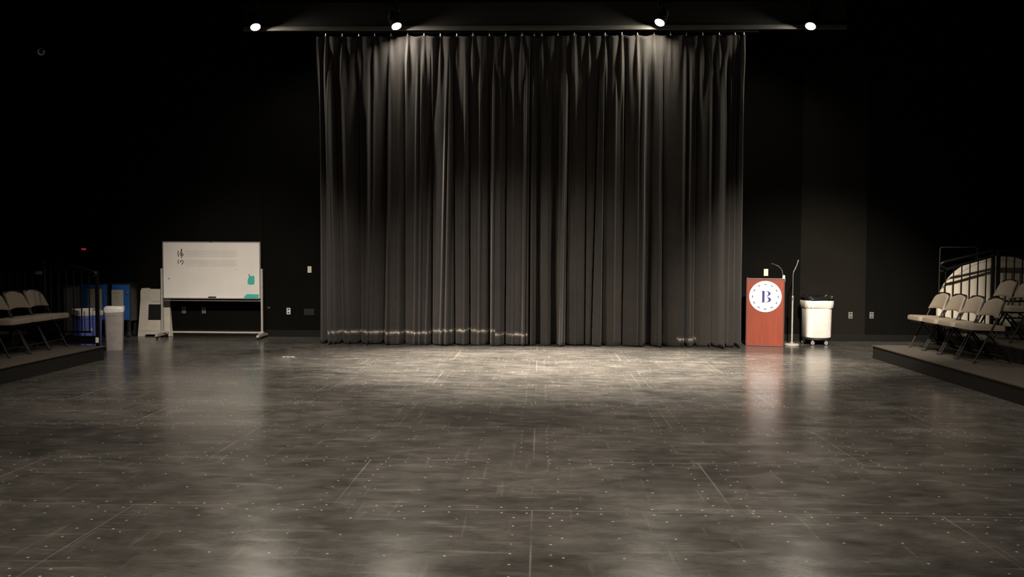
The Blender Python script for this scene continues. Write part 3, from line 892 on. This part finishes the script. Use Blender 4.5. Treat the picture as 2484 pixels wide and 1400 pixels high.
p_ = MB(); p_.box(-.27, .27, -.0225, -.018, .755, .765, mtx=tilt); p_.box(-.28, .28, -.0225, -.018, .095, .103, mtx=tilt); p_.build('moulded_ridge', M['signgrey'], t)

# ------------------------------------------------------------------ blue cabinets with notices
def blue_cabinet(loc, W_, label, notice, knobs):
    t = thing('rolling_cabinet', label, 'cabinet', loc, 0, 'blue cabinets by the back wall')
    MB().box(-W_ / 2, W_ / 2, 0, .32, .30, .97, .008).build('body', M['black'], t)
    MB().box(-W_ / 2 - .008, W_ / 2 + .008, -.004, .33, .97, .985, .003).build('top', M['black'], t)
    MB().box(-W_ / 2 + .012, W_ / 2 - .012, -.012, 0, .32, .955, .003).build('door', M['blue1'], t)
    x0, x1, z0, z1 = notice
    n = MB().box(x0, x1, -.0145, -.012, z0, z1).build('paper_notice', M['paper'], t)
    ln = MB(); z = z1 - .055
    for i, (a, b_) in enumerate(((.2, .75), (.3, .6), (.42, .55), (.2, .8), (.1, .9))):
        zz = z - i * (z1 - z0 - .08) / 5
        ln.box(x0 + (x1 - x0) * a, x0 + (x1 - x0) * b_, -.0152, -.0144, zz - .012, zz + .004)
    ln.build('faded_writing', M['signgrey'], n)
    for kx, kz in knobs:
        MB().lathe([(.006, 0), (.008, .012), (.016, .016), (.016, .024), (.004, .028)], 14, Matrix.Translation((kx, -.012, kz)) @ Matrix.Rotation(PI / 2, 4, 'X')).build('knob', M['chrome'], t, True)
    for sx in (-1, 1):
        for yy in (.04, .28):
            c_ = MB(); x = sx * (W_ / 2 - .05)
            c_.box(x - .02, x + .02, yy - .02, yy + .02, .12, .30)
            c_.lathe([(.01, -.016), (.058, -.016), (.06, -.01), (.06, .01), (.058, .016), (.01, .016)], 18, Matrix.Translation((x, yy, .06)) @ Matrix.Rotation(PI / 2, 4, 'Y'))
            c_.build('caster', M['blackplastic'], t, True)
    return t


blue_cabinet((-7.985, 15.08, 0), .50, 'blue rolling cabinet with a centred paper notice, partly behind the railing', (-.10, .155, .40, .88), [(-.155, .72), (.205, .72)])
blue_cabinet((-7.53, 15.16, 0), .34, 'narrow blue rolling cabinet with a paper notice, nearer the folding sign', (-.165, .05, .40, .86), [(.12, .80)])
t = thing('storage_cart', 'low dark grey storage cart behind the left railing', 'cart', (-8.62, 14.42, 0))
MB().box(-.5, .48, 0, .5, .1, .93, .008).build('body', M['cartgrey'], t)
MB().box(-.52, .50, -.02, .52, .93, .955, .004).build('top', M['black'], t)
for k in range(4):
    MB().box(-.49 + .243 * k, -.255 + .243 * k, -.014, 0, .13, .91, .003).build('door', M['cartgrey'], t)
for sx in (-.42, .4):
    for yy in (.06, .44):
        MB().lathe([(.01, -.014), (.046, -.014), (.048, 0), (.046, .014), (.01, .014)], 14, Matrix.Translation((sx, yy, .048)) @ Matrix.Rotation(PI / 2, 4, 'Y')).build('caster', M['blackplastic'], t, True)

# ------------------------------------------------------------------ slim bins at the left
def slim_bin(name, label, loc, rz, m, W_, D_, H_, tp=.88, handle=None):
    t = thing(name, label, 'bin', loc, rz)
    def rr(w_, d_, z, r=.03):
        pts = []
        for sx, sy, a0 in ((1, 1, 0), (-1, 1, PI / 2), (-1, -1, PI), (1, -1, 1.5 * PI)):
            for k in range(5):
                a = a0 + PI / 2 * k / 4
                pts.append((sx * (w_ / 2 - r) + r * math.cos(a), sy * (d_ / 2 - r) + r * math.sin(a), z))
        return pts
    h0 = H_ - .12
    MB().loft([rr(W_ * tp, D_ * tp, 0), rr(W_ * (tp + .1), D_ * (tp + .09), h0), rr(W_ * (tp + .1), D_ * (tp + .09), h0 + .005), rr(W_, D_, h0 + .012), rr(W_, D_, H_), rr(W_ - .03, D_ - .03, H_), rr(W_ * tp - .03, D_ * tp - .03, .02)]).build('body', m, t, True)
    rs = random.Random(len(name) + 5)
    b_ = MB()
    R1 = rr(W_ + .012, D_ + .012, 0)
    lo = [(x, y, H_ - .05 - .015 * rs.random()) for x, y, z in R1]
    mid = [(x * 1.02, y * 1.02, H_ - .012 + .008 * rs.random()) for x, y, z in R1]
    topr = [(x * 1.0, y * 1.0, H_ + .012 + .012 * rs.random()) for x, y, z in R1]
    inn = [(x * .9, y * .88, H_ + .002) for x, y, z in R1]
    deep = [(x * .8, y * .75, H_ - .20) for x, y, z in R1]
    b_.loft([lo, mid, topr, inn, deep]); b_.build('bin_liner', M['bag'], t, True)
    return t


bb = slim_bin('recycling_bin', 'royal blue slim recycling bin with a white liner, behind the left railing', (-6.90, 12.82, 0), math.radians(-50), M['blue2'], .64, .31, .645)
lg = MB(); lg.box(.300, .306, -.012, .012, .36, .44, .001); lg.build('white_mark', M['signwhite'], bb)
slim_bin('waste_bin', 'grey slim waste bin with a white liner over its rim, right of the blue bin', (-6.745, 13.36, 0), math.radians(24), M['greybin'], .27, .44, .655)

# ------------------------------------------------------------------ lectern
t = thing('lectern', 'red mahogany lectern bearing a round white seal with a navy letter B', 'lectern', (3.81, 14.62, 0), -.23)
hw, dp, ht = .305, .46, 1.13
fp = MB().box(-hw, hw, 0, .022, 0, ht, .003).build('front_panel', M['mahogany'], t)
for s in (-1, 1):
    MB().prism([(.022, 0), (dp, 0), (dp, ht - .13), (.022, ht)], -.011, .011, Matrix.Translation((s * (hw - .011), 0, 0)) @ Matrix.Rotation(PI / 2, 4, 'Z')).build('side_panel', M['mahogany'], t)
    MB().box(s * hw - .009, s * hw + .009, -.006, .016, 0, ht, .003).build('edge_trim', M['darkwood'], t)
MB().box(-hw - .008, hw + .008, -.006, .03, 0, .014, .003).build('base_trim', M['darkwood'], t)
tpm = Matrix.Translation((0, 0, ht)) @ Matrix.Rotation(-math.atan(.13 / dp), 4, 'X')
MB().box(-hw - .006, hw + .006, -.012, dp + .03, 0, .022, .004, mtx=tpm).build('top', M['darkwood'], t)
MB().box(-hw, hw, .03, dp - .02, .55, .57).build('shelf', M['darkwood'], t)
MB().lathe([(.004, 0), (.009, .004), (.009, .016), (.003, .02)], 12, Matrix.Translation((-hw + .01, -.005, ht + .018))).build('corner_stud', M['chrome'], t, True)
sl = MB(); sl.lathe([(.262, 0), (.264, .004), (.264, .010), (.258, .014), (.0, .014)][:4] + [(.001, .014)], 64, Matrix.Translation((0, .0, .842)) @ Matrix.Rotation(PI / 2, 4, 'X'))
seal = sl.build('seal', M['sealwhite'], t, True); seal['label'] = 'round white seal with navy B'
ds = MB()
for k in range(12):
    a0 = PI / 2 + k * PI / 6 - .095; n = 5
    o_ = [(.216 * math.cos(a0 + .19 * i / n), .842 + .216 * math.sin(a0 + .19 * i / n)) for i in range(n + 1)]
    i_ = [(.202 * math.cos(a0 + .19 * i / n), .842 + .202 * math.sin(a0 + .19 * i / n)) for i in range(n + 1)]
    ds.prism(o_ + i_[::-1], -.0165, -.0135)
ds.build('dashed_ring', M['navy'], seal)
lt = MB()
zc = .842
lt.box(-.052, -.012, -.0165, -.0135, zc - .098, zc + .098)
lt.box(-.064, -.052, -.0165, -.0135, zc + .088, zc + .098); lt.box(-.064, -.052, -.0165, -.0135, zc - .098, zc - .088)
def bowl(cz, bo, bi, ao, ai, x0):
    n = 14; o_ = []; i_ = []
    for k in range(n + 1):
        a = -PI / 2 + PI * k / n
        o_.append((x0 + ao * math.cos(a), cz + bo * math.sin(a))); i_.append((x0 + ai * math.cos(a), cz + bi * math.sin(a)))
    lt.prism(o_ + i_[::-1], -.0165, -.0135)
    return
bowl(zc + .052, .046, .040, .072, .034, .012)
bowl(zc - .050, .048, .042, .082, .040, .012)
lt.box(.000, .014, -.0165, -.0135, zc + .0915, zc + .098); lt.box(.000, .014, -.0165, -.0135, zc - .098, zc - .0915)
lt.build('letter_b', M['navy'], seal)
# gooseneck microphone fixed at the lectern's right rear corner
gm = thing('gooseneck_microphone', None, None); gm.parent = t
gm['label'] = 'gooseneck microphone with a pale base at the lectern corner'
MB().prism([(-.022, 0), (.028, -.035), (.022, .075), (-.012, .075)], -.02, .02, Matrix.Translation((hw - .012, .10, ht + .0))).build('mount', M['bag'], gm)
MB().tube([(hw - .02, .10, ht + .065), (hw - .035, .10, ht + .15), (hw - .06, .09, ht + .19), (hw - .10, .08, ht + .228), (hw - .155, .07, ht + .252)], .0065, 8).build('gooseneck', M['thinsteel'], gm, True)
MB().tube([(hw - .150, .07, ht + .250), (hw - .172, .066, ht + .260), (hw - .215, .06, ht + .268)], .012, 10, [.009, .013, .012]).build('capsule', M['blackplastic'], gm, True)

# ------------------------------------------------------------------ microphone stand
t = thing('microphone_stand', 'slim grey microphone stand on a round base, between lectern and trash can', 'microphone stand', (4.315, 14.78, 0))
MB().lathe([(.118, 0), (.122, .006), (.122, .02), (.112, .032), (.03, .042), (.02, .055)], 36).build('base', M['standgrey'], t, True)
MB().tube([(0, 0, .04), (0, 0, .82)], .0135, 12).build('lower_pole', M['standgrey'], t, True)
MB().lathe([(.015, .775), (.021, .785), (.021, .845), (.014, .855)], 16).build('clutch', M['chrome'], t, True)
MB().tube([(0, 0, .84), (0, 0, 1.19)], .0075, 10).build('upper_pole', M['thinsteel'], t, True)
MB().tube([(0, 0, 1.17), (.0, 0, 1.22), (.01, 0, 1.265), (.035, 0, 1.315), (.056, 0, 1.365), (.07, 0, 1.41)], .008, 10).build('gooseneck', M['chrome'], t, True)
MB().tube([(.067, 0, 1.40), (.076, 0, 1.43), (.086, 0, 1.465)], .011, 10, [.009, .013, .011]).build('microphone', M['thinsteel'], t, True)

# ------------------------------------------------------------------ trash can on a dolly
t = thing('trash_can', 'white rolling trash can with a black bag, right of the microphone stand', 'trash can', (4.81, 15.05, 0))
def rsq(w_, z, r, wob=0.0, n=7, rs=None, dz=0.0):
    pts = []
    for sx, sy, a0 in ((1, 1, 0), (-1, 1, PI / 2), (-1, -1, PI), (1, -1, 1.5 * PI)):
        for k in range(n):
            a = a0 + PI / 2 * k / (n - 1)
            w2 = w_ + (rs.uniform(-wob, wob) if rs else 0)
            pts.append((sx * (w2 / 2 - r) + r * math.cos(a), sy * (w2 / 2 - r) + r * math.sin(a), z + (rs.uniform(-dz, dz) if rs else 0)))
    return pts
MB().loft([rsq(.415, .125, .12), rsq(.43, .135, .12), rsq(.45, .66, .13), rsq(.455, .75, .13), rsq(.435, .75, .12), rsq(.40, .16, .11)]).build('body', M['canwhite'], t, True)
rs = random.Random(4)
MB().loft([rsq(.458, .635, .13, .004, 7, rs, .014), rsq(.482, .652, .13, .006, 7, rs, .010), rsq(.494, .72, .13, .006, 7, rs, .006), rsq(.492, .762, .13, .004, 7, rs, .006), rsq(.47, .772, .13), rsq(.43, .745, .12)]).build('folded_liner', M['canwhite'], t, True)
rb = []
for w_, z, wob, dz in ((.470, .752, .006, .006), (.490, .772, .012, .008), (.492, .802, .02, .014), (.44, .826, .04, .024), (.31, .838, .07, .032), (.17, .815, .05, .02)):
    rb.append(rsq(w_, z, min(.13, w_ / 2.6), wob, 7, rs, dz))
MB().loft(rb).build('black_bag', M['blackbag'], t, True)
fx = MB()
for k in range(9):
    a = rs.uniform(-.19, .19); z = rs.uniform(.82, .845)
    fx.tube([(a - .03, rs.uniform(-.24, -.1), z), (a, rs.uniform(-.2, .0), z + rs.uniform(.015, .035)), (a + .035, rs.uniform(-.2, 0), z)], .012, 6, [.006, .014, .006])
fx.build('bag_folds', M['blackbag'], t, True)
d_ = MB(); d_.lathe([(.22, .085), (.235, .09), (.235, .118), (.22, .125)], 32); dl = d_.build('dolly', M['blackplastic'], t, True)
for (x, y) in ((-.115, -.17), (.115, -.17), (.19, .10), (-.19, .10), (0, .2)):
    c_ = MB(); c_.lathe([(.008, -.014), (.034, -.014), (.038, -.009), (.038, .009), (.034, .014), (.008, .014)], 20, Matrix.Translation((x, y, .038)) @ Matrix.Rotation(PI / 2, 4, 'X'))
    wl = c_.build('wheel', M['blackplastic'], dl, True)
    c_ = MB()
    for r1, r2 in ((.020, .030), (.0, .011)):
        c_.lathe([(max(r1, .001), .0142), (r2, .0142), (r2, .0165), (max(r1, .001), .0165)], 20, Matrix.Translation((x, y, .038)) @ Matrix.Rotation(PI / 2, 4, 'X'), closed_ends=False)
    c_.box(x - .012, x + .012, y - .012, y + .012, .074, .09)
    c_.build('hub', M['alu2'], dl, True)

# ------------------------------------------------------------------ scraps on the floor
t = MB()
for x0, x1 in ((-.13, -.09), (-.07, -.03), (-.01, .05)):
    t.box(x0, x1, -.012, .012, 0, .003)
o = t.build('tape_strip', M['whitetape']); o.location = (-3.68, 12.55, 0)
tag(o, 'short broken strip of white tape on the floor left of the curtain pool of light', 'tape')
